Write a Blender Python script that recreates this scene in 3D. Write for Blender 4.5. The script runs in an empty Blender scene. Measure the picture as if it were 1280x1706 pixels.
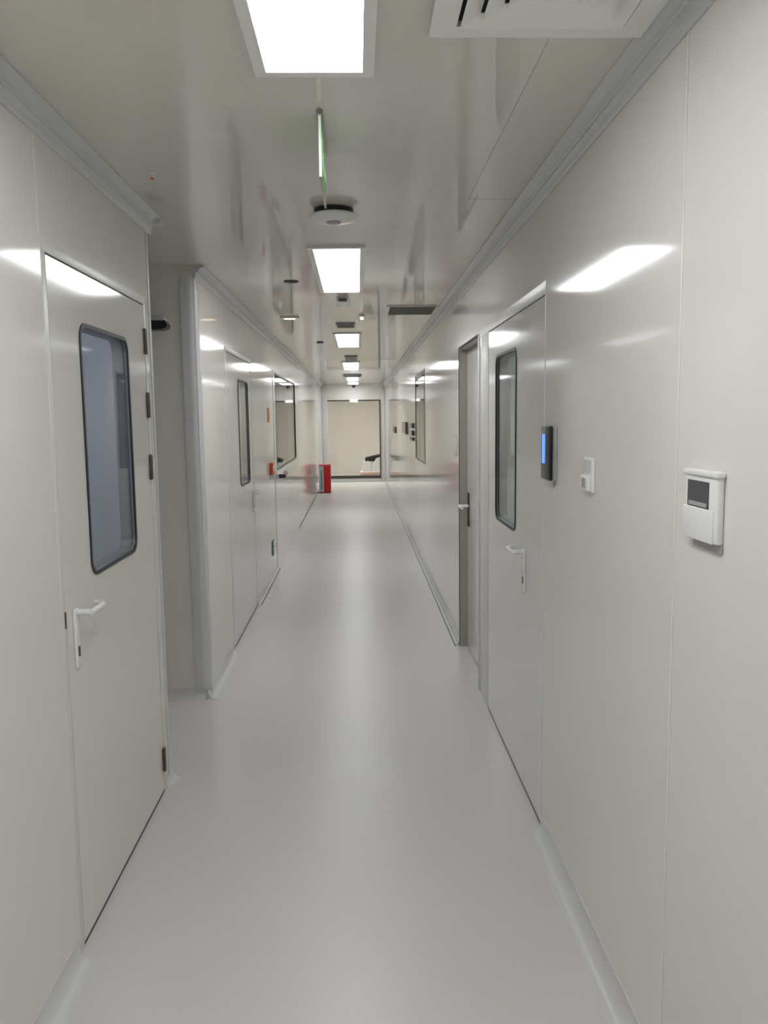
import bpy, bmesh, math
from mathutils import Vector, Matrix

S = bpy.context.scene
C = S.collection

# ------------------------------------------------------------------ camera
PITCH, YAW, ROLL = 0.1143, 0.0307, -0.013
fw = Vector((math.sin(YAW)*math.cos(PITCH), math.cos(YAW)*math.cos(PITCH), -math.sin(PITCH)))
rt = Vector((math.cos(YAW), -math.sin(YAW), 0))
up = rt.cross(fw)
r2 = rt*math.cos(ROLL) + up*math.sin(ROLL)
u2 = -rt*math.sin(ROLL) + up*math.cos(ROLL)
cam_d = bpy.data.cameras.new('camera')
cam = bpy.data.objects.new('camera', cam_d)
C.objects.link(cam)
m = Matrix((r2, u2, -fw)).transposed().to_4x4()
m.translation = Vector((0, 0, 1.6))
cam.matrix_world = m
cam_d.sensor_fit = 'HORIZONTAL'
cam_d.sensor_width = 36
cam_d.lens = 1364/1280*36
cam_d.clip_start = 0.02
S.camera = cam

# ------------------------------------------------------------------ exposure, world
S.view_settings.view_transform = 'Standard'
S.view_settings.look = 'None'
S.view_settings.gamma = 1
S.view_settings.use_curve_mapping = False
S.view_settings.exposure = 0.34
LAMP = 10.5            # strength of the ceiling panels
W = bpy.data.worlds.new('world')
S.world = W
W.use_nodes = True
W.node_tree.nodes['Background'].inputs[0].default_value = (0.5, 0.5, 0.5, 1)
W.node_tree.nodes['Background'].inputs[1].default_value = 0.02

# ------------------------------------------------------------------ materials
def lin(c):
    return tuple(((v/255)/12.92 if v/255 <= .04045 else ((v/255+.055)/1.055)**2.4) for v in c)

def mat(name, rgb, rough=.4, metal=0, spec=.5, emit=None, es=0, noise=0, bump=0, bscale=3, coat=0):
    M = bpy.data.materials.new(name)
    M.use_nodes = True
    nt = M.node_tree
    b = nt.nodes['Principled BSDF']
    col = (*lin(rgb), 1)
    b.inputs['Base Color'].default_value = col
    b.inputs['Roughness'].default_value = rough
    b.inputs['Metallic'].default_value = metal
    b.inputs['Specular IOR Level'].default_value = spec
    b.inputs['Coat Weight'].default_value = coat
    b.inputs['Coat Roughness'].default_value = .08
    if emit:
        b.inputs['Emission Color'].default_value = (*lin(emit), 1)
        b.inputs['Emission Strength'].default_value = es
    tc = nt.nodes.new('ShaderNodeTexCoord')
    if noise:
        n = nt.nodes.new('ShaderNodeTexNoise')
        n.inputs['Scale'].default_value = 2.2
        n.inputs['Detail'].default_value = 3
        nt.links.new(tc.outputs['Object'], n.inputs['Vector'])
        mx = nt.nodes.new('ShaderNodeMix')
        mx.data_type = 'RGBA'
        mx.inputs[6].default_value = tuple(v*(1-noise) for v in col[:3]) + (1,)
        mx.inputs[7].default_value = tuple(min(1, v*(1+noise)) for v in col[:3]) + (1,)
        nt.links.new(n.outputs['Fac'], mx.inputs[0])
        nt.links.new(mx.outputs[2], b.inputs['Base Color'])
    if bump:
        n = nt.nodes.new('ShaderNodeTexNoise')
        n.inputs['Scale'].default_value = bscale
        n.inputs['Detail'].default_value = 1
        nt.links.new(tc.outputs['Object'], n.inputs['Vector'])
        bp = nt.nodes.new('ShaderNodeBump')
        bp.inputs['Strength'].default_value = bump
        bp.inputs['Distance'].default_value = .02
        nt.links.new(n.outputs['Fac'], bp.inputs['Height'])
        nt.links.new(bp.outputs['Normal'], b.inputs['Normal'])
    return M

def glass_mat(name, tint=(235, 240, 240)):
    M = bpy.data.materials.new(name)
    M.use_nodes = True
    nt = M.node_tree
    nt.nodes.clear()
    o = nt.nodes.new('ShaderNodeOutputMaterial')
    t = nt.nodes.new('ShaderNodeBsdfTransparent')
    t.inputs[0].default_value = (*lin(tint), 1)
    g = nt.nodes.new('ShaderNodeBsdfGlossy')
    g.inputs['Roughness'].default_value = .02
    f = nt.nodes.new('ShaderNodeFresnel')
    # the fresnel node inverts its index on faces seen from inside; undo that for this thin pane
    ge = nt.nodes.new('ShaderNodeNewGeometry')
    ma = nt.nodes.new('ShaderNodeMath'); ma.operation = 'MULTIPLY_ADD'
    ma.inputs[1].default_value = 1/1.5-1.5
    ma.inputs[2].default_value = 1.5
    nt.links.new(ge.outputs['Backfacing'], ma.inputs[0])
    nt.links.new(ma.outputs[0], f.inputs[0])
    x = nt.nodes.new('ShaderNodeMixShader')
    nt.links.new(f.outputs[0], x.inputs[0])
    nt.links.new(t.outputs[0], x.inputs[1])
    nt.links.new(g.outputs[0], x.inputs[2])
    nt.links.new(x.outputs[0], o.inputs[0])
    return M

M_wall = mat('painted_panel', (229, 226, 220), .09, spec=.42, noise=.006)
M_ceil = mat('ceiling_panel', (220, 216, 208), .06, noise=.006)
M_floor = mat('vinyl_floor', (213, 210, 207), .33, spec=.42, noise=.008)
M_alu = mat('powder_aluminium', (208, 209, 210), .3)
M_frame = mat('painted_frame', (222, 221, 215), .32)
M_trimw = mat('pale_cove', (214, 213, 211), .35)
M_door = mat('door_panel', (227, 225, 219), .11, spec=.42)
M_seal = mat('dark_seal', (62, 50, 45), .6)
M_rubber = mat('black_rubber', (22, 24, 28), .35)
M_hinge = mat('bronze_hinge', (96, 88, 80), .35, metal=.6)
M_white = mat('white_plastic', (238, 238, 235), .3)
M_grey = mat('grey_plastic', (170, 170, 170), .4)
M_black = mat('black_plastic', (20, 20, 24), .25)
M_dark = mat('dark_void', (40, 40, 40), .8)
M_vent = mat('vent_grey', (120, 120, 114), .5)
M_screen = mat('dark_screen', (70, 74, 76), .15)
M_blue = mat('blue_glow', (40, 70, 160), .3, emit=(90, 150, 255), es=1.0)
M_lamp = mat('lamp_diffuser', (255, 255, 255), .5, emit=(250, 252, 255), es=LAMP)
M_green = mat('green_glow', (60, 150, 60), .3, emit=(110, 200, 90), es=.14)
M_greenw = mat('white_glow', (240, 255, 240), .3, emit=(220, 255, 220), es=.2)
M_acrylic = mat('acrylic_edge', (230, 240, 235), .1, emit=(230, 245, 240), es=.12)
M_chrome = mat('steel', (170, 168, 160), .25, metal=.9)
M_red = mat('red_enamel', (200, 12, 14), .3)
M_redtxt = mat('white_print', (240, 240, 235), .4)
M_label = mat('label_paper', (190, 205, 208), .4)
M_gtxt = mat('green_print', (30, 110, 80), .4)
M_amber = mat('amber_label', (214, 140, 40), .4)
M_orange = mat('orange_red', (214, 88, 40), .4)
M_blueroom = mat('bluish_paint', (196, 198, 208), .5)
M_darkroom = mat('grey_paint', (170, 174, 172), .5)
M_beige = mat('beige_paint', (214, 208, 202), .55)
M_frame_dk = mat('dark_frame', (70, 62, 58), .35)
M_pink = mat('pink_plastic', (190, 160, 152), .4)
M_glass = glass_mat('clear_glass')
M_seam = mat('seam_silicone', (232, 230, 222), .3)
M_seamdk = mat('seam_grey', (176, 172, 163), .4)  # darker joint colour of the ceiling seams
M_reveal = mat('grey_reveal', (168, 163, 156), .4)
M_liner = mat('grey_liner', (120, 124, 128), .4)
M_glow = mat('glow_face', (245, 250, 250), .3, emit=(240, 250, 250), es=1.0)

# ------------------------------------------------------------------ helpers
class MB:
    def __init__(s): s.b = bmesh.new()
    def box(s, x0, x1, y0, y1, z0, z1, bev=0):
        t = bmesh.new()
        bmesh.ops.create_cube(t, size=1)
        for v in t.verts:
            v.co = Vector(((x0+x1)/2+v.co.x*(x1-x0), (y0+y1)/2+v.co.y*(y1-y0), (z0+z1)/2+v.co.z*(z1-z0)))
        if bev:
            bmesh.ops.bevel(t, geom=t.edges[:], offset=bev, segments=3, affect='EDGES', profile=.5)
        return s.add(t)
    def add(s, t, M=None):
        if M is not None: bmesh.ops.transform(t, matrix=M, verts=t.verts[:])
        me = bpy.data.meshes.new('t')
        t.to_mesh(me); t.free()
        s.b.from_mesh(me)
        bpy.data.meshes.remove(me)
        return s
    def prism(s, prof, axis, a, b, close=True):
        """prof: list of 2D points; axis 'x': (y,z), 'y': (x,z), 'z': (x,y)"""
        t = bmesh.new()
        def P(p, w):
            return {'x': (w, p[0], p[1]), 'y': (p[0], w, p[1]), 'z': (p[0], p[1], w)}[axis]
        A = [t.verts.new(P(p, a)) for p in prof]
        B = [t.verts.new(P(p, b)) for p in prof]
        n = len(prof)
        for i in range(n if close else n-1):
            t.faces.new((A[i], A[(i+1) % n], B[(i+1) % n], B[i]))
        if close:
            t.faces.new(A); t.faces.new(B[::-1])
        bmesh.ops.recalc_face_normals(t, faces=t.faces[:])
        return s.add(t)
    def tube(s, pts, r, n=12):
        pts = [Vector(p) for p in pts]
        t = bmesh.new(); rings = []
        for i, p in enumerate(pts):
            d = (pts[min(i+1, len(pts)-1)] - pts[max(i-1, 0)]).normalized()
            a = Vector((0, 0, 1)) if abs(d.z) < .9 else Vector((1, 0, 0))
            u = d.cross(a).normalized(); v = d.cross(u)
            rings.append([t.verts.new(p + u*r*math.cos(k*2*math.pi/n) + v*r*math.sin(k*2*math.pi/n)) for k in range(n)])
        for A, B in zip(rings, rings[1:]):
            for k in range(n): t.faces.new((A[k], A[(k+1) % n], B[(k+1) % n], B[k]))
        t.faces.new(rings[0]); t.faces.new(rings[-1][::-1])
        bmesh.ops.recalc_face_normals(t, faces=t.faces[:])
        return s.add(t)
    def lathe(s, prof, loc, n=40, M=None):
        """prof (r,z), axis z"""
        t = bmesh.new(); rings = []
        for r, z in prof:
            rings.append([t.verts.new((r*math.cos(k*2*math.pi/n), r*math.sin(k*2*math.pi/n), z)) for k in range(n)] if r > 1e-6 else [t.verts.new((0, 0, z))])
        for A, B in zip(rings, rings[1:]):
            for k in range(n):
                a = [A[k % len(A)], A[(k+1) % len(A)], B[(k+1) % len(B)], B[k % len(B)]]
                u = []
                for q in a:
                    if q not in u: u.append(q)
                if len(u) > 2: t.faces.new(u)
        bmesh.ops.recalc_face_normals(t, faces=t.faces[:])
        MM = Matrix.Translation(loc)
        if M is not None: MM = MM @ M
        return s.add(t, MM)
    def build(s, name, m, parent=None, smooth=False):
        me = bpy.data.meshes.new(name)
        s.b.to_mesh(me); s.b.free()
        me.materials.append(m)
        if smooth:
            for p in me.polygons: p.use_smooth = True
            try: me.set_sharp_from_angle(angle=math.radians(35))
            except Exception: pass
        o = bpy.data.objects.new(name, me)
        C.objects.link(o)
        if parent:
            o.parent = parent
            # meshes carry world coordinates, so a mesh parent already sits at the identity
            if parent.type == 'EMPTY': o.matrix_parent_inverse = Matrix.Translation(-Vector(parent.location))
        return o

def tag(o, label, cat, group=None, kind=None):
    o['label'] = label
    o['category'] = cat
    if group: o['group'] = group
    if kind: o['kind'] = kind
    return o

def thing(name, loc, label, cat, group=None, kind=None):
    o = bpy.data.objects.new(name, None)
    o.empty_display_size = .05
    C.objects.link(o)
    o.location = loc
    return tag(o, label, cat, group, kind)

def struct(name, mb, m, label, cat, smooth=False):
    return tag(mb.build(name, m, smooth=smooth), label, cat, kind='structure')

# ------------------------------------------------------------------ dimensions
XR, XL, XF = .693, -.864, -.889
CZ = 2.444
Y0, YE = -4.0, 20.7
YP0, YP1 = 3.55, 4.65          # side passage

def wall_x(mb, xa, xb, y0, y1, z0, z1, holes):
    ys = sorted({y0, y1, *[h[0] for h in holes], *[h[1] for h in holes]})
    for a, b in zip(ys, ys[1:]):
        hs = sorted([h for h in holes if h[0] <= a+1e-6 and h[1] >= b-1e-6], key=lambda h: h[2])
        z = z0
        for h in hs:
            if h[2] > z+1e-6: mb.box(xa, xb, a, b, z, h[2])
            z = h[3]
        if z < z1-1e-6: mb.box(xa, xb, a, b, z, z1)

# ------------------------------------------------------------------ setting
struct('floor', MB().box(-3.2, 3.2, Y0-.2, 25, -.1, 0), M_floor, 'pale grey seamless vinyl floor of the corridor', 'floor')
struct('ceiling', MB().box(-3.2, 3.2, Y0-.2, 25, CZ, CZ+.1), M_ceil, 'glossy grey metal panel ceiling of the corridor', 'ceiling')

w = MB(); wall_x(w, XL-.1, XL, Y0, YP0, 0, CZ, [(2.345, 3.455, 0, 2.105)])
struct('wall_left_near', w, M_wall, 'near left wall of pale grey panels around the windowed door', 'wall')
w = MB(); wall_x(w, XF-.1, XF, YP1, YE, 0, CZ, [(5.62, 6.98, 0, 2.1), (8.75, 11.95, 0, 2.12)])
struct('wall_left_far', w, M_wall, 'far left wall of pale panels beyond the side passage', 'wall')
w = MB(); wall_x(w, XR, XR+.12, Y0, YE, 0, CZ, [(3.03, 4.6, 0, 2.09), (4.636, 5.6, 0, 2.06), (8.45, 9.8, 1.12, 2.1)])
struct('wall_right', w, M_wall, 'long right wall of pale grey metal panels', 'wall')
w = MB()
w.box(-.99, -.78, YE, YE+.15, 0, CZ); w.box(.58, XR+.12, YE, YE+.15, 0, CZ); w.box(-.78, .58, YE, YE+.15, 2.06, CZ); w.box(-.78, .58, YE, YE+.15, 0, .09)
struct('wall_end', w, M_wall, 'end wall of the corridor around the wide framed opening', 'wall')
struct('wall_back', MB().box(-1, .82, Y0-.1, Y0, 0, CZ), M_wall, 'wall closing the corridor behind the viewpoint', 'wall')
struct('wall_passage_far', MB().box(-3.0, XF-.1, YP1, YP1+.1, 0, CZ), M_wall, 'shaded wall of the side passage facing the viewer', 'wall')
struct('wall_passage_near', MB().box(-3.0, XL-.1, YP0-.1, YP0, 0, CZ), M_wall, 'near side wall of the side passage', 'wall')
struct('wall_passage_end', MB().box(-3.1, -3.0, Y0, 12.6, 0, CZ), M_wall, 'wall closing the side passage on the left', 'wall')

# rooms seen through the door panes
w = MB(); w.box(-2.1, -2.0, 1.2, YP0-.1, 0, CZ); w.box(-2.0, XL-.1, 1.1, 1.2, 0, CZ)
w.box(-2.0, XL-.1, YP0-.12, YP0-.1, 0, CZ); w.box(-1.03, XL-.1, YP0-.15, YP0-.12, 0, CZ); w.box(-1.0, XL-.1, YP0-.17, YP0-.15, 0, CZ)
struct('wall_room_left', w, M_blueroom, 'bluish wall of the room behind the near left door', 'wall')
w = MB(); w.box(2.4, 2.5, 2.5, 7.0, 0, CZ); w.box(XR+.12, 2.5, 2.4, 2.5, 0, CZ); w.box(XR+.12, 2.5, 7.0, 7.1, 0, CZ)
w.box(1.28, 1.36, 6.85, 7.0, 1.28, 1.96)
struct('wall_room_right', w, M_darkroom, 'grey wall of the room behind the right door', 'wall')
w = MB(); w.box(-3.0, XF-.1, 7.6, 7.7, 0, CZ); w.box(-3.0, XF-.1, 12.5, 12.6, 0, CZ)
struct('wall_room_far_left', w, M_darkroom, 'grey wall of the rooms behind the far left wall', 'wall')
w = MB(); w.box(2.4, 2.5, 8.2, 12.7, 0, CZ); w.box(XR+.12, 2.5, 8.1, 8.2, 0, CZ); w.box(XR+.12, 2.5, 12.7, 12.8, 0, CZ)
struct('wall_room_far_right', w, M_darkroom, 'grey wall of the room behind the far right window', 'wall')
w = MB(); w.box(-2.1, -2.0, YE+.15, 24.2, 0, CZ); w.box(2.0, 2.1, YE+.15, 24.2, 0, CZ); w.box(-2.1, 2.1, 24.2, 24.3, 0, CZ)
w.box(-2.1, -.99, YE+.05, YE+.15, 0, CZ); w.box(XR+.12, 2.1, YE+.05, YE+.15, 0, CZ)
struct('wall_room_end', w, M_beige, 'beige wall of the room beyond the end opening', 'wall')

# seams
struct('trim_1', MB().box(XR-.0015, XR, 1.755, 1.763, .07, 2.38), M_seam, 'pale vertical panel seam on the right wall above the controller', 'trim')
struct('trim_2', MB().box(XL, XL+.0015, 2.335, 2.341, 2.112, 2.38), M_seam, 'pale vertical panel seam left of the near left door', 'trim')
w = MB(); w.box(.445, .4465, 1.9, 3.3, CZ-.0006, CZ); w.box(.445, XR, 3.3, 3.303, CZ-.0006, CZ); w.box(.2, XR, 12.0, 12.04, CZ-.001, CZ)
struct('trim_3', w, M_seamdk, 'thin seams between the ceiling panels near the right wall', 'trim')

# cornice: ribbed cove between wall and ceiling
def cornice(x, s, y0, y1):
    p = [(0, 0), (0, -.066), (.006, -.066), (.010, -.060), (.010, -.052)]
    p += [(.013, -.040), (.019, -.033), (.026, -.034), (.030, -.031), (.031, -.024), (.036, -.017), (.044, -.012)]
    p += [(.052, -.010), (.058, -.006), (.058, 0)]
    return MB().prism([(x+s*a, CZ+b) for a, b in p], 'y', y0, y1)
struct('trim_4', cornice(XR, -1, Y0, YE), M_alu, 'grey aluminium cornice along the top of the right wall', 'trim', True)
struct('trim_5', cornice(XL, 1, Y0, YP0+.035), M_alu, 'grey aluminium cornice above the near left door', 'trim', True)
struct('trim_6', cornice(XF, 1, YP1-.01, YE), M_alu, 'grey aluminium cornice along the far left wall', 'trim', True)
struct('trim_7', MB().prism([(YE, CZ), (YE, CZ-.05), (YE-.012, CZ-.05), (YE-.05, CZ-.012), (YE-.05, CZ)], 'x', XF, XR), M_alu, 'cornice along the top of the end wall', 'trim')
# corner post of the far left wall: rounded aluminium
def arc(cx, cy, r, a0, a1, n=10):
    return [(cx+r*math.cos(a0+(a1-a0)*k/n), cy+r*math.sin(a0+(a1-a0)*k/n)) for k in range(n+1)]
p = [(XF-.075, YP1+.01), (XF-.075, YP1-.012)] + [(x, y) for x, y in arc(XF-.05+.012, YP1+.038, .05, -math.pi/2, 0)] + [(XF+.012, YP1+.07), (XF, YP1+.07), (XF, YP1+.01)]
struct('trim_8', MB().prism(p, 'z', 0, 2.39), M_alu, 'rounded aluminium corner post at the side passage', 'trim', True)
p = [(XL-.09, YP0+.008)] + [(x, y) for x, y in arc(XL-.03, YP0-.018, .034, math.pi/2, 0)] + [(XL+.004, YP0-.04), (XL, YP0-.04), (XL, YP0), (XL-.09, YP0)]
struct('trim_9', MB().prism(p, 'z', 0, 2.39), M_alu, 'slim corner trim at the end of the near left wall', 'trim', True)
struct('trim_10', MB().box(XF, XF+.14, YE-.12, YE, 0, CZ, .01), M_alu, 'pale boxed column in the left corner of the end wall', 'trim', True)
struct('trim_11', MB().box(XR-.06, XR, YE-.12, YE, 0, CZ, .01), M_alu, 'pale post in the right corner of the end wall', 'trim', True)
# cornice corner cap
struct('trim_12', MB().box(XL-.01, XL+.062, YP0+.002, YP0+.045, CZ-.03, CZ, .006), M_alu, 'small end cap of the near left cornice', 'trim')

# coved skirting
def cove_prof(h=.062, r=.042, lip=.010):
    p = [(0, 0), (0, h), (.004, h)]
    for k in range(9):
        a = k/8*math.pi/2
        p.append((r-(r-.004)*math.cos(a), h-(h-.003)*math.sin(a)))
    return p + [(r+lip, .003), (r+lip+.004, 0)]
def cove_y(x, s, y0, y1, taper=0, **k):
    mb = MB(); p = cove_prof(**k)
    secs = [(y0, 1), (y1, 1)]
    if taper > 0:
        secs = [(y0, 1)] + [(y1-taper*(1-q/6), math.cos(q/6*math.pi/2)*.82+.18) for q in range(7)]
    if taper < 0:
        secs = [(y0-taper*(q/6), math.sin(q/6*math.pi/2)*.82+.18) for q in range(7)] + [(y1, 1)]
    t = bmesh.new()
    rows = [[t.verts.new((x+s*a*f, y, b*(.4+.6*f))) for a, b in p] for y, f in secs]
    for A, B in zip(rows, rows[1:]):
        for i in range(len(p)):
            j = (i+1) % len(p)
            t.faces.new((A[i], A[j], B[j], B[i]))
    t.faces.new(rows[0]); t.faces.new(rows[-1][::-1])
    bmesh.ops.recalc_face_normals(t, faces=t.faces[:])
    return mb.add(t)
def cove_x(y, s, x0, x1, **k):
    return MB().prism([(y+s*a, b) for a, b in cove_prof(**k)], 'x', x0, x1)
struct('baseboard_right_near', cove_y(XR, -1, Y0, 3.02, taper=.10), M_trimw, 'coved skirting along the near right wall', 'skirting', True)
struct('baseboard_right_far', cove_y(XR, -1, 5.62, YE, h=.03, r=.025, lip=.01), M_trimw, 'low coved skirting along the far right wall', 'skirting', True)
struct('baseboard_left_near', cove_y(XL, 1, Y0, 2.335, taper=.05), M_trimw, 'coved skirting left of the near left door', 'skirting', True)
w = cove_y(XL, 1, 3.465, YP0+.02, taper=-.07, h=.045, r=.03, lip=.012)
struct('baseboard_left_end', w, M_trimw, 'short piece of coved skirting right of the near left door', 'skirting', True)
struct('baseboard_left_far', cove_y(XF, 1, YP1-.05, 5.6, taper=.3, h=.05, r=.045), M_trimw, 'coved skirting at the start of the far left wall', 'skirting', True)
struct('baseboard_left_end_run', cove_y(XF, 1, 7.0, 8.74, h=.02, r=.02, lip=.008), M_trimw, 'low skirting between the two far left doors', 'skirting', True)
struct('baseboard_passage', cove_x(YP1, -1, -3, XF+.02, h=.05, r=.045), M_trimw, 'coved skirting of the side passage wall', 'skirting', True)
w = MB(); w.box(XR-.034, XR-.028, 5.6, YE, 0, .004); w.box(XF+.026, XF+.032, 7.0, 8.74, 0, .004); w.box(XF, XF+.006, 11.96, YE, 0, .008)
struct('trim_13', w, M_seal, 'thin dark joints along the edges of the far floor', 'trim')

# ------------------------------------------------------------------ doors
def rr(cy, cz, hy, hz, r, n=8):
    """rounded rectangle loop as function of angle list -> intersection points"""
    pts = []
    for (sx, sz, a0) in ((1, 1, 0), (-1, 1, math.pi/2), (-1, -1, math.pi), (1, -1, 3*math.pi/2)):
        for k in range(n+1):
            a = a0+k/n*math.pi/2
            pts.append((cy+sx*(hy-r)+r*math.cos(a), cz+sz*(hz-r)+r*math.sin(a)))
    return pts

def ray_poly(c, a, poly):
    d = (math.cos(a), math.sin(a)); best = None
    for (p, q) in zip(poly, poly[1:]+poly[:1]):
        ex, ey = q[0]-p[0], q[1]-p[1]
        den = d[0]*ey-d[1]*ex
        if abs(den) < 1e-12: continue
        t = ((p[0]-c[0])*ey-(p[1]-c[1])*ex)/den
        u = ((p[0]-c[0])*d[1]-(p[1]-c[1])*d[0])/den
        if t > 0 and -1e-6 <= u <= 1+1e-6 and (best is None or t < best): best = t
    return (c[0]+d[0]*best, c[1]+d[1]*best)

def ring_x(mb, xa, xb, inner, outer):
    """plate between two loops in the yz plane, from xa to xb"""
    c = (sum(p[0] for p in inner)/len(inner), sum(p[1] for p in inner)/len(inner))
    ang = sorted({round(math.atan2(p[1]-c[1], p[0]-c[0]) % (2*math.pi), 7) for p in inner+outer})
    t = bmesh.new()
    I = [ray_poly(c, a, inner) for a in ang]; O = [ray_poly(c, a, outer) for a in ang]
    V = [[t.verts.new((x, *p)) for p in L] for x in (xa, xb) for L in (I, O)]
    n = len(ang); Ia, Oa, Ib, Ob = V
    for k in range(n):
        j = (k+1) % n
        t.faces.new((Ia[k], Ia[j], Oa[j], Oa[k])); t.faces.new((Ib[k], Ob[k], Ob[j], Ib[j]))
        t.faces.new((Ia[k], Ib[k], Ib[j], Ia[j])); t.faces.new((Oa[k], Oa[j], Ob[j], Ob[k]))
    bmesh.ops.recalc_face_normals(t, faces=t.faces[:])
    mb.add(t)
    return mb

def rect(y0, y1, z0, z1): return [(y0, z0), (y1, z0), (y1, z1), (y0, z1)]

def windowed_door(name, label, x, s, y0, y1, z1, win, frame, hy, hdir, hinges=None, gap=.004, radius=.05, pane=M_glass, handle_z=1.0, gasket=.014):
    """x wall face, s=+1 when the corridor lies at +x. win=(y0,y1,z0,z1); frame=(ya,yb,ztop)"""
    R = thing(name, (x, (y0+y1)/2, 0), label, 'door', kind='structure')
    X = lambda d: x+s*d
    # frame: jambs and header, slightly proud of the wall
    f = MB()
    fa, fb, ft = frame
    d = .0015
    lo, hi = min(X(-.1), X(d)), max(X(-.1), X(d))
    f.box(lo, hi, fa, y0-gap-.002, 0, z1+gap+.002, .001)
    f.box(lo, hi, y1+gap+.002, fb, 0, z1+gap+.002, .001)
    f.box(lo, hi, fa, fb, z1+gap+.002, ft, .001)
    f.build('door_frame', M_frame, R, True)
    # dark seal behind the gap
    g = MB(); q = sorted((X(-.05), X(-.002)))
    g.box(q[0], q[1], y0-gap-.002, y0+.004, .0, z1)
    g.box(q[0], q[1], y1-.004, y1+gap+.002, .0, z1)
    q2 = sorted((X(-.05), X(-.001)))
    g.box(q[0], q[1], y0-gap, y1+gap, z1-.004, z1+gap+.002)
    g.box(q2[0], q2[1], y0, y1, .001, .012)
    g.build('door_seal', M_seal, R)
    l = MB()
    cy, cz = (win[0]+win[1])/2, (win[2]+win[3])/2
    inner = rr(cy, cz, (win[1]-win[0])/2, (win[3]-win[2])/2, radius)
    q = sorted((X(-.05), X(0)))
    ring_x(l, q[0], q[1], inner, rect(y0, y1, .013, z1))
    leaf = l.build('door_leaf', M_door, R)
    inner2 = rr(cy, cz, (win[1]-win[0])/2-.007, (win[3]-win[2])/2-.007, radius-.006)
    inner0 = rr(cy, cz, (win[1]-win[0])/2+.006, (win[3]-win[2])/2+.006, radius+.005)
    g = MB(); q = sorted((X(-.002), X(.004)))
    ring_x(g, q[0], q[1], inner2, inner0)
    g.build('window_gasket', M_rubber, leaf)
    g = MB(); q = sorted((X(-.056), X(-.002)))
    ring_x(g, q[0], q[1], inner2, inner)
    g.build('window_liner', M_liner, leaf)
    g = MB(); q = sorted((X(-.010), X(-.006)))
    g.prism(inner2, 'x', q[0], q[1])
    g.build('window_pane', pane, leaf)
    # lever handle on a tall escutcheon
    e = MB(); q = sorted((X(0), X(.009)))
    e.box(q[0], q[1], hy-.018, hy+.018, handle_z-.17, handle_z+.012, .004)
    hd = e.build('handle_plate', M_white, leaf, True)
    e = MB()
    e.tube([(X(.005), hy, handle_z), (X(.052), hy, handle_z)], .010)
    e.tube([(X(.052), hy-hdir*.008, handle_z), (X(.055), hy+hdir*.05, handle_z), (X(.055), hy+hdir*.105, handle_z), (X(.045), hy+hdir*.125, handle_z), (X(.02), hy+hdir*.135, handle_z)], .009)
    e.build('door_handle', M_white, leaf, True)
    e = MB(); q = sorted((X(.009), X(.0115)))
    e.box(q[0], q[1], hy-.006, hy+.006, handle_z-.135, handle_z-.105)
    e.build('keyhole', M_hinge, leaf)
    for hz in hinges or []:
        e = MB(); q = sorted((X(0), X(.012)))
        yy = y1-.002 if hy < cy else y0+.002
        e.box(q[0], q[1], yy-.012, yy+.012, hz-.052, hz+.052, .004)
        e.build('hinge', M_hinge, leaf, True)
    if hinges:
        e = MB(); q = sorted((X(.0), X(.004)))
        ky = y0-gap-.008 if hy < cy else y1+gap+.008
        e.box(q[0], q[1], ky-.004, ky+.004, handle_z-.03, handle_z+.02)
        e.build('strike_plate', M_hinge, R)
    return R

windowed_door('door_1', 'pale grey metal door on the left with a rounded bluish window and lever handle', XL, 1, 2.38, 3.425, 2.066,
    (2.63, 3.165, 1.108, 1.905), (2.345, 3.455, 2.105), 2.447, 1, [1.922, 1.665, 1.41, .147], handle_z=1.03)
windowed_door('door_2', 'pale grey metal door on the right with a narrow-looking window beside the card reader', XR, -1, 3.04, 4.33, 2.035,
    (3.58, 4.10, 1.095, 1.895), (3.025, 4.60, 2.09), 3.37, 1, None, handle_z=1.035)
windowed_door('door_3', 'windowed metal door in the far left wall just beyond the side passage', XF, 1, 5.66, 6.95, 2.06,
    (6.2, 6.74, 1.1, 1.9), (5.63, 6.975, 2.1), 6.88, -1, None, handle_z=1.0)

# recessed door on the right, further along
R = thing('door_4', (XR, 5.12, 0), 'recessed plain metal door in the right wall with a dark reveal', 'door', kind='structure')
f = MB(); f.box(XR-.004, XR+.06, 4.64, 4.70, 0, 2.06, .003)
f.build('door_frame', M_alu, R, True)
f = MB(); f.box(XR+.001, XR+.12, 5.585, 5.6, 0, 2.06); f.box(XR+.001, XR+.12, 4.70, 5.585, 2.045, 2.06)
f.build('door_reveal', M_reveal, R)
f = MB(); f.box(XR-.002, XR+.003, 5.592, 5.612, 0, 2.066); f.box(XR-.002, XR+.003, 4.70, 5.592, 2.048, 2.066)
f.build('door_seal', M_seal, R)
f = MB(); f.box(XR+.055, XR+.10, 4.70, 5.583, .01, 2.043)
f.build('door_leaf', M_door, R)
f = MB(); f.box(XR+.045, XR+.055, 5.49, 5.525, .86, 1.09, .004); f.build('handle_plate', M_seal, R, True)
f = MB(); f.tube([(XR+.05, 5.5, 1.0), (XR-.01, 5.5, 1.0)], .011); f.tube([(XR-.01, 5.51, 1.0), (XR-.012, 5.45, 1.0), (XR-.01, 5.38, 1.0)], .011)
f.build('door_handle', M_white, R, True)

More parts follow.
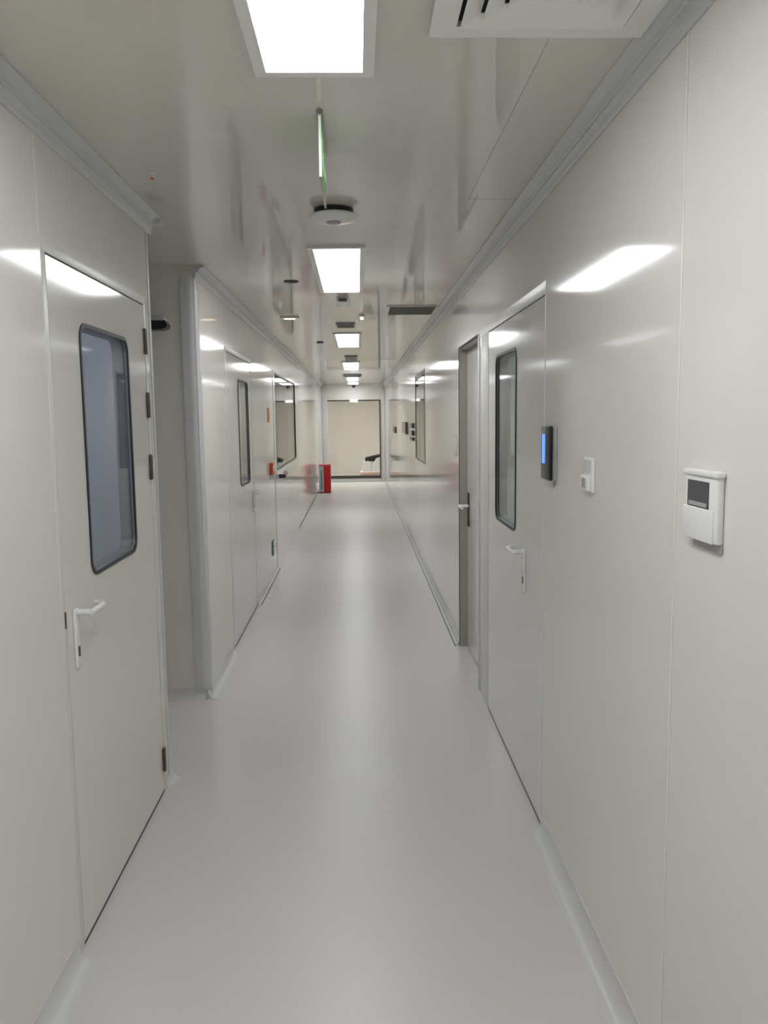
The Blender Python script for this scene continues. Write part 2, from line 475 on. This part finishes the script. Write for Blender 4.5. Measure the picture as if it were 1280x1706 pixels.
# large glazed double door on the far left
R = thing('door_5', (XF, 10.35, 0), 'wide glazed door in the far left wall with dark frame and black handle', 'door', kind='structure')
f = MB()
f.box(XF-.1, XF+.005, 8.75, 8.95, 0, 2.12); f.box(XF-.1, XF+.005, 11.75, 11.95, 0, 2.12); f.box(XF-.1, XF+.005, 8.95, 11.75, 0, 1.05); f.box(XF-.1, XF+.005, 8.95, 11.75, 2.1, 2.12)
f.build('door_leaf', M_door, R)
f = MB(); ring_x(f, XF-.04, XF+.008, rect(8.965, 11.735, 1.065, 2.08), rect(8.95, 11.75, 1.05, 2.1))
f.build('window_frame', M_frame_dk, R)
f = MB(); f.box(XF-.008, XF-.002, 8.965, 11.735, 1.065, 2.08); f.build('window_pane', M_glass, R)
f = MB(); f.tube([(XF, 9.15, .97), (XF+.06, 9.15, .97), (XF+.065, 9.35, 1.0)], .022); f.build('door_handle', M_black, R, True)

# far right window
R = thing('window_1', (XR, 9.1, 1.1), 'flush window in the far right wall beyond the recessed door', 'window', kind='structure')
f = MB(); ring_x(f, XR-.004, XR+.06, rect(8.475, 9.775, 1.13, 2.08), rect(8.45, 9.8, 1.12, 2.1)); f.build('window_frame', M_frame_dk, R)
f = MB(); f.box(XR+.001, XR+.008, 8.475, 9.775, 1.13, 2.08); f.build('window_pane', M_glass, R)

# opening at the end: dark frame and glass
R = thing('window_2', (-.1, YE, 0), 'dark-framed wide glazed opening closing the corridor end', 'window', kind='structure')
f = MB()
f.box(-.78, -.75, YE-.02, YE+.1, .09, 2.06); f.box(.55, .58, YE-.02, YE+.1, .09, 2.06); f.box(-.75, .55, YE-.02, YE+.1, 2.03, 2.06); f.box(-.75, .55, YE-.02, YE+.1, .09, .16)
f.build('window_frame', M_frame_dk, R)
f = MB(); f.box(-.75, .55, YE+.03, YE+.04, .16, 2.03); f.build('window_pane', M_glass, R)
struct('trim_14', MB().box(-.86, .66, YE-.012, YE, 0, .085), M_alu, 'grey kick plate below the end opening', 'trim')

# ------------------------------------------------------------------ ceiling lights
def ceiling_light(y0, y1, label, x0=-.207, x1=.026, mt=M_lamp):
    t = thing('ceiling_light', ((x0+x1)/2, (y0+y1)/2, CZ), label, 'ceiling light', 'panel lights along the ceiling')
    f = MB()
    z0 = CZ-.012; e = .028
    for a in ((x0-e, x0, y0-e, y1+e), (x1, x1+e, y0-e, y1+e), (x0, x1, y0-e, y0), (x0, x1, y1, y1+e)):
        f.box(*a, z0, CZ)
    f.build('frame', M_white, t)
    f = MB(); f.box(x0, x1, y0, y1, CZ-.007, CZ-.001); f.build('diffuser', mt, t)
    return t
LT = [(.35, 2.092, 'bright panel light nearest the viewer, cut off by the top edge'),
      (4.175, 5.57, 'bright panel light just beyond the round white alarm'),
      (8.31, 9.81, 'panel light beyond the small grille, third along the ceiling'),
      (12.5, 14.3, 'small-looking panel light directly beyond the dark vent'),
      (17.0, 18.6, 'panel light second from the corridor end'),
      (19.3, 20.35, 'farthest panel light next to the end wall'),
      (-3.4, -1.7, 'panel light behind the viewpoint')]
for a, b, l in LT: ceiling_light(a, b, l)
# unseen lamps added to brighten the rooms beyond the panes
def added_room_lamp(x0, x1, y0, y1, label, rgb, es):
    mt = mat('added_room_lamp', (255, 255, 255), .5, emit=rgb, es=es)
    t = thing('added_room_light', ((x0+x1)/2, (y0+y1)/2, CZ), label, 'ceiling light')
    MB().box(x0, x1, y0, y1, CZ-.02, CZ-.001).build('diffuser', mt, t)
    f = MB(); f.box(x0-.03, x1+.03, y0-.03, y0, CZ-.025, CZ); f.box(x0-.03, x1+.03, y1, y1+.03, CZ-.025, CZ); f.box(x0-.03, x0, y0, y1, CZ-.025, CZ); f.box(x1, x1+.03, y0, y1, CZ-.025, CZ)
    f.build('frame', M_white, t)
added_room_lamp(-1.7, -1.3, 2.0, 2.9, 'unseen lamp added to light the room behind the near left door', (236, 238, 255), 6.5)
added_room_lamp(1.2, 1.6, 4.6, 5.8, 'unseen lamp added to light the room behind the right door', (245, 252, 250), 17)
added_room_lamp(-1.7, -1.4, 6.0, 7.0, 'unseen lamp added to light the room behind the far left door', (240, 246, 240), 5)
added_room_lamp(-.6, .6, 20.95, 21.35, 'unseen lamp added to light the beige room beyond the end opening', (255, 246, 235), 56)

# ------------------------------------------------------------------ ceiling fittings
# square diffuser
t = thing('air_diffuser', (.405, 1.665, CZ), 'large square white air diffuser at the top edge of the picture', 'air vent')
cx, cy, h = .4055, 1.668, .2355
def sqring(mb, ho, hi, zo, zi, th=.004):
    T = bmesh.new()
    o = [(-1, -1), (1, -1), (1, 1), (-1, 1)]
    A = [T.verts.new((cx+a*ho, cy+b*ho, zo)) for a, b in o]; B = [T.verts.new((cx+a*hi, cy+b*hi, zi)) for a, b in o]
    A2 = [T.verts.new((cx+a*ho, cy+b*ho, zo+th)) for a, b in o]; B2 = [T.verts.new((cx+a*hi, cy+b*hi, zi+th)) for a, b in o]
    for k in range(4):
        j = (k+1) % 4
        T.faces.new((A[k], A[j], B[j], B[k])); T.faces.new((A2[k], B2[k], B2[j], A2[j])); T.faces.new((A[k], A2[k], A2[j], A[j])); T.faces.new((B[k], B[j], B2[j], B2[k]))
    bmesh.ops.recalc_face_normals(T, faces=T.faces[:])
    mb.add(T)
f = MB(); sqring(f, h, h-.055, CZ-.014, CZ-.016, .012); f.build('outer_frame', M_white, t)
MB().box(cx-h+.05, cx+h-.05, cy-h+.05, cy+h-.05, CZ-.003, CZ-.001).build('duct_opening', M_dark, t)
for k in range(3):
    f = MB(); sqring(f, h-.062-k*.042, h-.100-k*.042, CZ-.024-.001*k, CZ-.010-.001*k, .002); f.build('blade', M_white, t)
MB().box(cx-.05, cx+.05, cy-.05, cy+.05, CZ-.032, CZ-.028).build('centre_plate', M_white, t)

# second return grille near the right wall
t = thing('return_grille', (.435, 6.55, CZ), 'dark slatted return air grille in the ceiling near the right wall', 'air vent')
f = MB(); f.box(.235, .262, 6.32, 6.80, CZ-.008, CZ); f.box(.612, .64, 6.32, 6.80, CZ-.008, CZ); f.box(.262, .612, 6.32, 6.345, CZ-.008, CZ); f.box(.262, .612, 6.775, 6.80, CZ-.008, CZ)
f.build('frame', M_ceil, t)
MB().box(.262, .612, 6.345, 6.775, CZ-.002, CZ-.001).build('duct_opening', M_dark, t)
for k in range(12):
    y = 6.36+k*.036
    f = MB(); f.prism([(y, CZ-.003), (y+.003, CZ-.003), (y+.022, CZ-.014), (y+.019, CZ-.014)], 'x', .262, .612); f.build('slat', M_vent, t)

def small_vent(x0, x1, y0, y1, label, dark=M_vent):
    t = thing('ceiling_vent', ((x0+x1)/2, (y0+y1)/2, CZ), label, 'air vent', 'small vents in line along the ceiling')
    e = .014
    f = MB(); z = CZ-.012
    f.box(x0-e, x0, y0-e, y1+e, z, CZ); f.box(x1, x1+e, y0-e, y1+e, z, CZ); f.box(x0, x1, y0-e, y0, z, CZ); f.box(x0, x1, y1, y1+e, z, CZ)
    f.build('frame', M_grey, t)
    MB().box(x0, x1, y0, y1, CZ-.003, CZ-.001).build('duct_opening', M_dark, t)
    n = 6; st = (y1-y0)/n
    for k in range(n):
        y = y0+k*st
        MB().prism([(y, CZ-.004), (y+.003, CZ-.004), (y+st*.45, CZ-.011), (y+st*.45-.003, CZ-.011)], 'x', x0, x1).build('slat', dark, t)
small_vent(-.165, -.02, 7.44, 7.72, 'narrow grey vent between the second and third ceiling lights')
small_vent(-.15, .0, 11.3, 12.3, 'dark vent just before the fourth ceiling light', M_hinge)
small_vent(-.26, .08, 16.0, 16.7, 'wide dark vent just before the fifth ceiling light', M_hinge)

# small emergency spot close behind light 2
t = thing('ceiling_sensor', (-.09, 5.99, CZ), 'small white box sensor with dark face just behind the second light', 'sensor')
MB().box(-.135, -.045, 5.86, 6.1, CZ-.035, CZ, .006).build('housing', M_white, t, True)
MB().box(-.12, -.06, 5.853, 5.862, CZ-.032, CZ-.012).build('lens', M_black, t)

# round alarm
t = thing('round_alarm', (-.083, 3.45, CZ), 'round white disc alarm on a dark base behind the hanging sign', 'alarm')
MB().lathe([(0, 0), (.08, 0), (.08, -.022), (0, -.022)], (-.083, 3.45, CZ)).build('base', M_black, t, True)
MB().lathe([(0, -.02), (.086, -.02), (.099, -.026), (.099, -.032), (.092, -.040), (.06, -.048), (0, -.051)], (-.083, 3.45, CZ), 56).build('cover', M_white, t, True)
MB().lathe([(0, -.050), (.03, -.050), (.028, -.055), (0, -.056)], (-.083, 3.45, CZ), 32).build('sensing_ring', M_grey, t, True)

# hanging exit sign, seen edge-on
t = thing('exit_sign', (-.093, 2.6, CZ), 'thin hanging green exit sign seen edge-on in front of the round alarm', 'sign')
yn, yf, zt, zb = 2.37, 2.72, CZ-.012, CZ-.172
MB().box(-.100, -.082, yn-.01, yf+.01, CZ-.014, CZ, .002).build('mounting_rail', M_chrome, t)
pn = MB().box(-.0935, -.0885, yn, yf, zb, CZ-.012, .0008).build('panel', M_acrylic, t)
MB().box(-.0885, -.0875, yn+.02, yf-.01, zb+.012, zt-.015).build('green_face', M_green, pn)
MB().box(-.0945, -.0935, yn+.02, yf-.01, zb+.012, zt-.015).build('green_face', M_green, pn)
f = MB()
px, zc = -.087, (zb+zt)/2
f.box(px-.0006, px, 2.41, 2.47, zc-.045, zc+.045)     # door shape
f.prism([(2.60, zc), (2.63, zc+.03), (2.63, zc+.012), (2.69, zc+.012), (2.69, zc-.012), (2.63, zc-.012), (2.63, zc-.03)], 'x', px-.0006, px)
f.prism([(2.50, zc-.045), (2.515, zc-.045), (2.53, zc-.01), (2.55, zc-.03), (2.57, zc-.03), (2.57, zc-.022), (2.555, zc-.02), (2.54, zc+.005), (2.55, zc+.02), (2.53, zc+.03), (2.505, zc+.02), (2.5, zc+.005), (2.51, zc+.003), (2.515, zc+.012), (2.522, zc+.012), (2.515, zc-.01)], 'x', px-.0006, px)
MB().box(-.0945, -.0875, yn, yf, zb-.003, zb).build('bottom_rail', M_chrome, pn)
MB().box(-.0945, -.0875, yn-.003, yn, zb, CZ-.014).build('bright_edge', M_greenw, pn)
f.build('running_figure_and_arrow', M_greenw, pn)

# small discs and hooks
t = tag(MB().lathe([(0, 0), (.045, 0), (.045, -.005), (.03, -.009), (0, -.009)], (-.395, 5.19, CZ), 28).build('ceiling_plug', M_rubber, smooth=True), 'thin black disc on the ceiling left of the second light', 'detector')
t = tag(MB().lathe([(0, 0), (.04, 0), (.04, -.006), (.03, -.012), (0, -.012)], (-.40, 9.24, CZ), 28).build('ceiling_plug', M_rubber, smooth=True), 'small black disc on the ceiling left of the third light', 'detector')
t = thing('sprinkler_head', (-.687, 2.93, CZ), 'tiny white nozzle on the ceiling above the near left door', 'sprinkler')
MB().lathe([(0, 0), (.008, 0), (.008, -.004), (.004, -.008), (.004, -.022), (0, -.022)], (-.687, 2.93, CZ), 20).build('stem', M_white, t, True)
MB().lathe([(0, -.020), (.007, -.021), (.007, -.024), (0, -.026)], (-.687, 2.93, CZ), 20).build('tip', M_orange, t, True)
def warm_reflection(x, y, w_, d_, label):  # added glowing plates imitate warm reflections on the ceiling
    t = thing('warm_reflection_plate', (x, y, CZ), label, 'reflection_glow')
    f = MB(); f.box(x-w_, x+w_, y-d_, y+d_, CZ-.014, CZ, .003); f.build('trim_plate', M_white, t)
    MB().box(x-w_*.6, x+w_*.6, y-d_*.6, y+d_*.6, CZ-.017, CZ-.013).build('lens', M_warm, t)  # glowing face of the imitated reflection
M_warm = mat('warm_reflection_glow', (250, 225, 190), .3, emit=(255, 225, 185), es=2)
warm_reflection(.05, 6.98, .022, .13, 'small glowing plate added as a warm reflection right of the narrow ceiling vent')
warm_reflection(-.55, 6.97, .075, .045, 'small glowing plate added as a warm reflection near the far left ceiling')

t = thing('dome_camera', (-.08, YE-.25, CZ), 'tiny black dome camera hanging before the end wall', 'camera')
MB().lathe([(0, 0), (.05, 0), (.05, -.03), (0, -.03)], (-.08, YE-.25, CZ), 24).build('base', M_grey, t, True)
MB().lathe([(.045, -.03), (.045, -.055), (.03, -.085), (0, -.1)], (-.08, YE-.25, CZ), 24).build('dome', M_black, t, True)

t = thing('end_glow_box', (-.08, YE-.02, 2.04), 'small white glowing box over the end opening', 'light')  # white box with a weakly glowing front
MB().box(-.19, .02, YE-.06, YE-.021, 2.0, 2.08, .01).build('housing', M_white, t, True)
MB().box(-.17, .0, YE-.066, YE-.059, 2.012, 2.068).build('lens', M_glow, t)

# dark dome lamp in the side passage
t = thing('passage_camera', (-1.1, 4.65, 2.13), 'black camera with a pale top on the side passage wall', 'camera')
MB().box(-1.2, -1.06, 4.60, 4.65, 2.10, 2.17, .006).build('bracket', M_grey, t, True)
MB().box(-1.2, -1.03, 4.52, 4.62, 2.135, 2.16, .01).build('hood', M_grey, t, True)
T = MB(); T.prism([(-1.2, 2.135), (-1.2, 2.09), (-1.05, 2.09), (-1.022, 2.10), (-1.017, 2.118), (-1.03, 2.138)], 'y', 4.525, 4.615)
T.build('body', M_black, t, True)

# ------------------------------------------------------------------ right wall devices
t = thing('card_reader', (XR, 2.93, 1.37), 'black wall-mounted access reader with a glowing blue strip', 'access reader')
x = XR
MB().box(x-.010, x, 2.83, 2.985, 1.372, 1.560, .003).build('back_plate', M_grey, t, True)
fc = MB().box(x-.022, x-.010, 2.855, 2.99, 1.372, 1.565, .004).build('front_cover', M_black, t, True)
MB().box(x-.0235, x-.0215, 2.925, 2.968, 1.43, 1.535, .0005).build('blue_light_strip', M_blue, fc)
MB().lathe([(0, 0), (.009, 0), (.009, .002), (0, .002)], (x-.022, 2.93, 1.55), 20, Matrix.Rotation(-math.pi/2, 4, 'Y')).build('lens', M_grey, fc, True)
MB().tube([(x-.005, 2.86, 1.372), (x-.005, 2.865, 1.352)], .004).build('cable_stub', M_grey, t, True)

t = thing('exit_button', (XR, 2.43, 1.37), 'small white exit button plate between reader and controller', 'switch')
MB().box(x-.010, x, 2.37, 2.465, 1.373, 1.476, .004).build('plate', M_white, t, True)
MB().box(x-.0115, x-.0095, 2.38, 2.455, 1.43, 1.468, .0008).build('cover_label', M_trimw, t)
MB().box(x-.020, x-.009, 2.385, 2.462, 1.376, 1.424, .004).build('rocker', M_white, t, True)
MB().box(x-.0212, x-.0195, 2.405, 2.44, 1.386, 1.414).build('button_symbol', M_grey, t)

t = thing('wall_controller', (XR, 1.6, 1.34), 'white wall controller with a dark screen on the right wall', 'controller')
MB().box(x-.005, x, 1.52, 1.65, 1.332, 1.352, .002).build('lower_grey_strip', M_grey, t, True)  # plain grey strip below the housing
T = MB(); T.box(x-.016, x, 1.52, 1.67, 1.35, 1.487, .005)
hs = T.build('housing', M_white, t, True)
MB().box(x-.020, x-.015, 1.53, 1.672, 1.35, 1.415, .002).build('flap', M_white, t, True)
sc = MB().box(x-.0175, x-.0155, 1.555, 1.655, 1.415, 1.468).build('screen', M_screen, hs)
T = MB(); T.box(x-.0182, x-.0172, 1.562, 1.648, 1.418, 1.426); T.build('screen_readout', M_grey, hs)
T = MB(); T.box(x-.020, x-.002, 1.515, 1.674, 1.478, 1.490, .003); T.build('top_cap', M_white, t, True)

# far right wall controls
def dev(name, y, z, hy, hz, label, m, d=.02):
    t = thing(name, (XR, y, z), label, 'wall control', 'dark controls on the far right wall')
    MB().box(XR-d, XR, y-hy, y+hy, z-hz, z+hz, .004).build('housing', M_black, t, True)
    MB().box(XR-d-.003, XR-d+.001, y-hy*.8, y+hy*.8, z-hz*.85, z+hz*.85).build('face', m, t)
dev('intercom', 15.3, 1.38, .45, .055, 'black round-looking intercom nearest the end opening', M_black)
t = thing('control_display', (XR, 12.0, 1.46), 'tall dark display panel on the far right wall', 'wall control', 'dark controls on the far right wall')
MB().box(XR-.02, XR, 11.5, 12.5, 1.37, 1.54, .004).build('housing', M_screen, t, True)
MB().box(XR-.024, XR-.019, 11.53, 12.45, 1.38, 1.53).build('face', M_screen, t)
dev('wall_switch', 10.35, 1.50, .24, .032, 'upper of the three dark switches beside the far window', M_black)
dev('wall_switch', 10.35, 1.41, .24, .032, 'middle of the three dark switches beside the far window', M_black)
dev('wall_switch', 10.35, 1.335, .28, .02, 'lowest and flattest of the three dark switches', M_black)
t = thing('wall_switch', (XR, 5.85, 1.41), 'pale switch plate left of the recessed right door', 'switch')
MB().box(XR-.01, XR, 5.72, 5.84, 1.33, 1.47, .003).build('plate', M_white, t, True)
MB().box(XR-.013, XR-.009, 5.75, 5.81, 1.36, 1.44, .001).build('rocker', M_white, t, True)

# ------------------------------------------------------------------ left wall items
x = XF
t = thing('fire_alarm_button', (x, 8.32, 1.11), 'orange and white alarm call point left of the glazed far door', 'call point')
MB().box(x, x+.03, 8.24, 8.42, 1.045, 1.165, .005).build('housing', M_orange, t, True)
MB().box(x+.03, x+.033, 8.28, 8.38, 1.085, 1.135).build('press_plate', M_white, t)
t = thing('warning_label', (x, 8.25, 1.64), 'amber warning label on the far left wall above the call point', 'label')
MB().box(x, x+.006, 8.18, 8.33, 1.57, 1.715, .002).build('plate', M_amber, t)
MB().prism([(8.21, 1.60), (8.30, 1.60), (8.255, 1.68)], 'x', x+.006, x+.007).build('symbol', M_hinge, t)
t = thing('wall_socket', (x, 8.35, .29), 'white socket with a green edge low on the far left wall', 'socket')
MB().box(x, x+.008, 8.27, 8.43, .215, .37, .003).build('back_plate', M_gtxt, t, True)
MB().box(x+.008, x+.014, 8.285, 8.415, .305, .36, .002).build('upper_cover', M_white, t, True)
MB().box(x+.008, x+.014, 8.285, 8.415, .228, .295, .002).build('lower_cover', M_white, t, True)

t = thing('fire_equipment_box', (-.73, 17.85, 0), 'red fire equipment cabinet with a pale printed panel at the far left', 'fire cabinet')
bx0, bx1, by = -.85, -.60, 17.7
MB().box(bx0, bx1, by, by+.3, .012, .61, .006).build('cabinet', M_red, t, True)
pp = MB().box(bx0+.006, bx0+.10, by-.008, by, .03, .59, .002).build('printed_panel', M_label, t)
f = MB()
f.prism([(bx0+.045, .08)] + [(bx0+(.072 if k % 2 else .058), .08+k*.03) for k in range(15)] + [(bx0+.045, .5)], 'y', by-.010, by-.008)
f.build('green_print', M_gtxt, pp)
MB().box(bx0+.108, bx1-.006, by-.010, by, .03, .595, .002).build('door', M_red, t, True)
for sx in (bx0+.01, bx1-.03):
    for sy in (by+.01, by+.26):
        MB().box(sx, sx+.02, sy, sy+.03, 0, .012).build('leg', M_black, t)

# equipment beyond the end glass
t = thing('equipment_trolley', (.33, 21.5, 0), 'low trolley with white boxes behind the end glass on the right', 'trolley')
MB().box(.05, .62, 21.2, 21.8, .10, .22, .02).build('base', M_pink, t, True)
for sx in (.08, .56):
    for sy in (21.24, 21.72):
        MB().lathe([(0, -.015), (.05, -.015), (.05, .015), (0, .015)], (sx+.015, sy+.02, .05), 20, Matrix.Rotation(math.pi/2, 4, 'Y')).build('wheel', M_black, t, True)
T = MB(); T.prism([(.10, .22), (.32, .22), (.32, .45), (.27, .50), (.15, .48), (.10, .36)], 'y', 21.25, 21.7); T.build('left_cover', M_white, t, True)
T = MB(); T.prism([(.34, .22), (.60, .22), (.60, .60), (.48, .56), (.36, .42)], 'y', 21.25, 21.7); T.build('right_cover', M_white, t, True)
T = MB(); T.prism([(.18, .485), (.42, .485), (.46, .57), (.60, .61), (.60, .67), (.40, .63), (.18, .58)], 'y', 21.28, 21.66); T.build('hood', M_black, t, True)
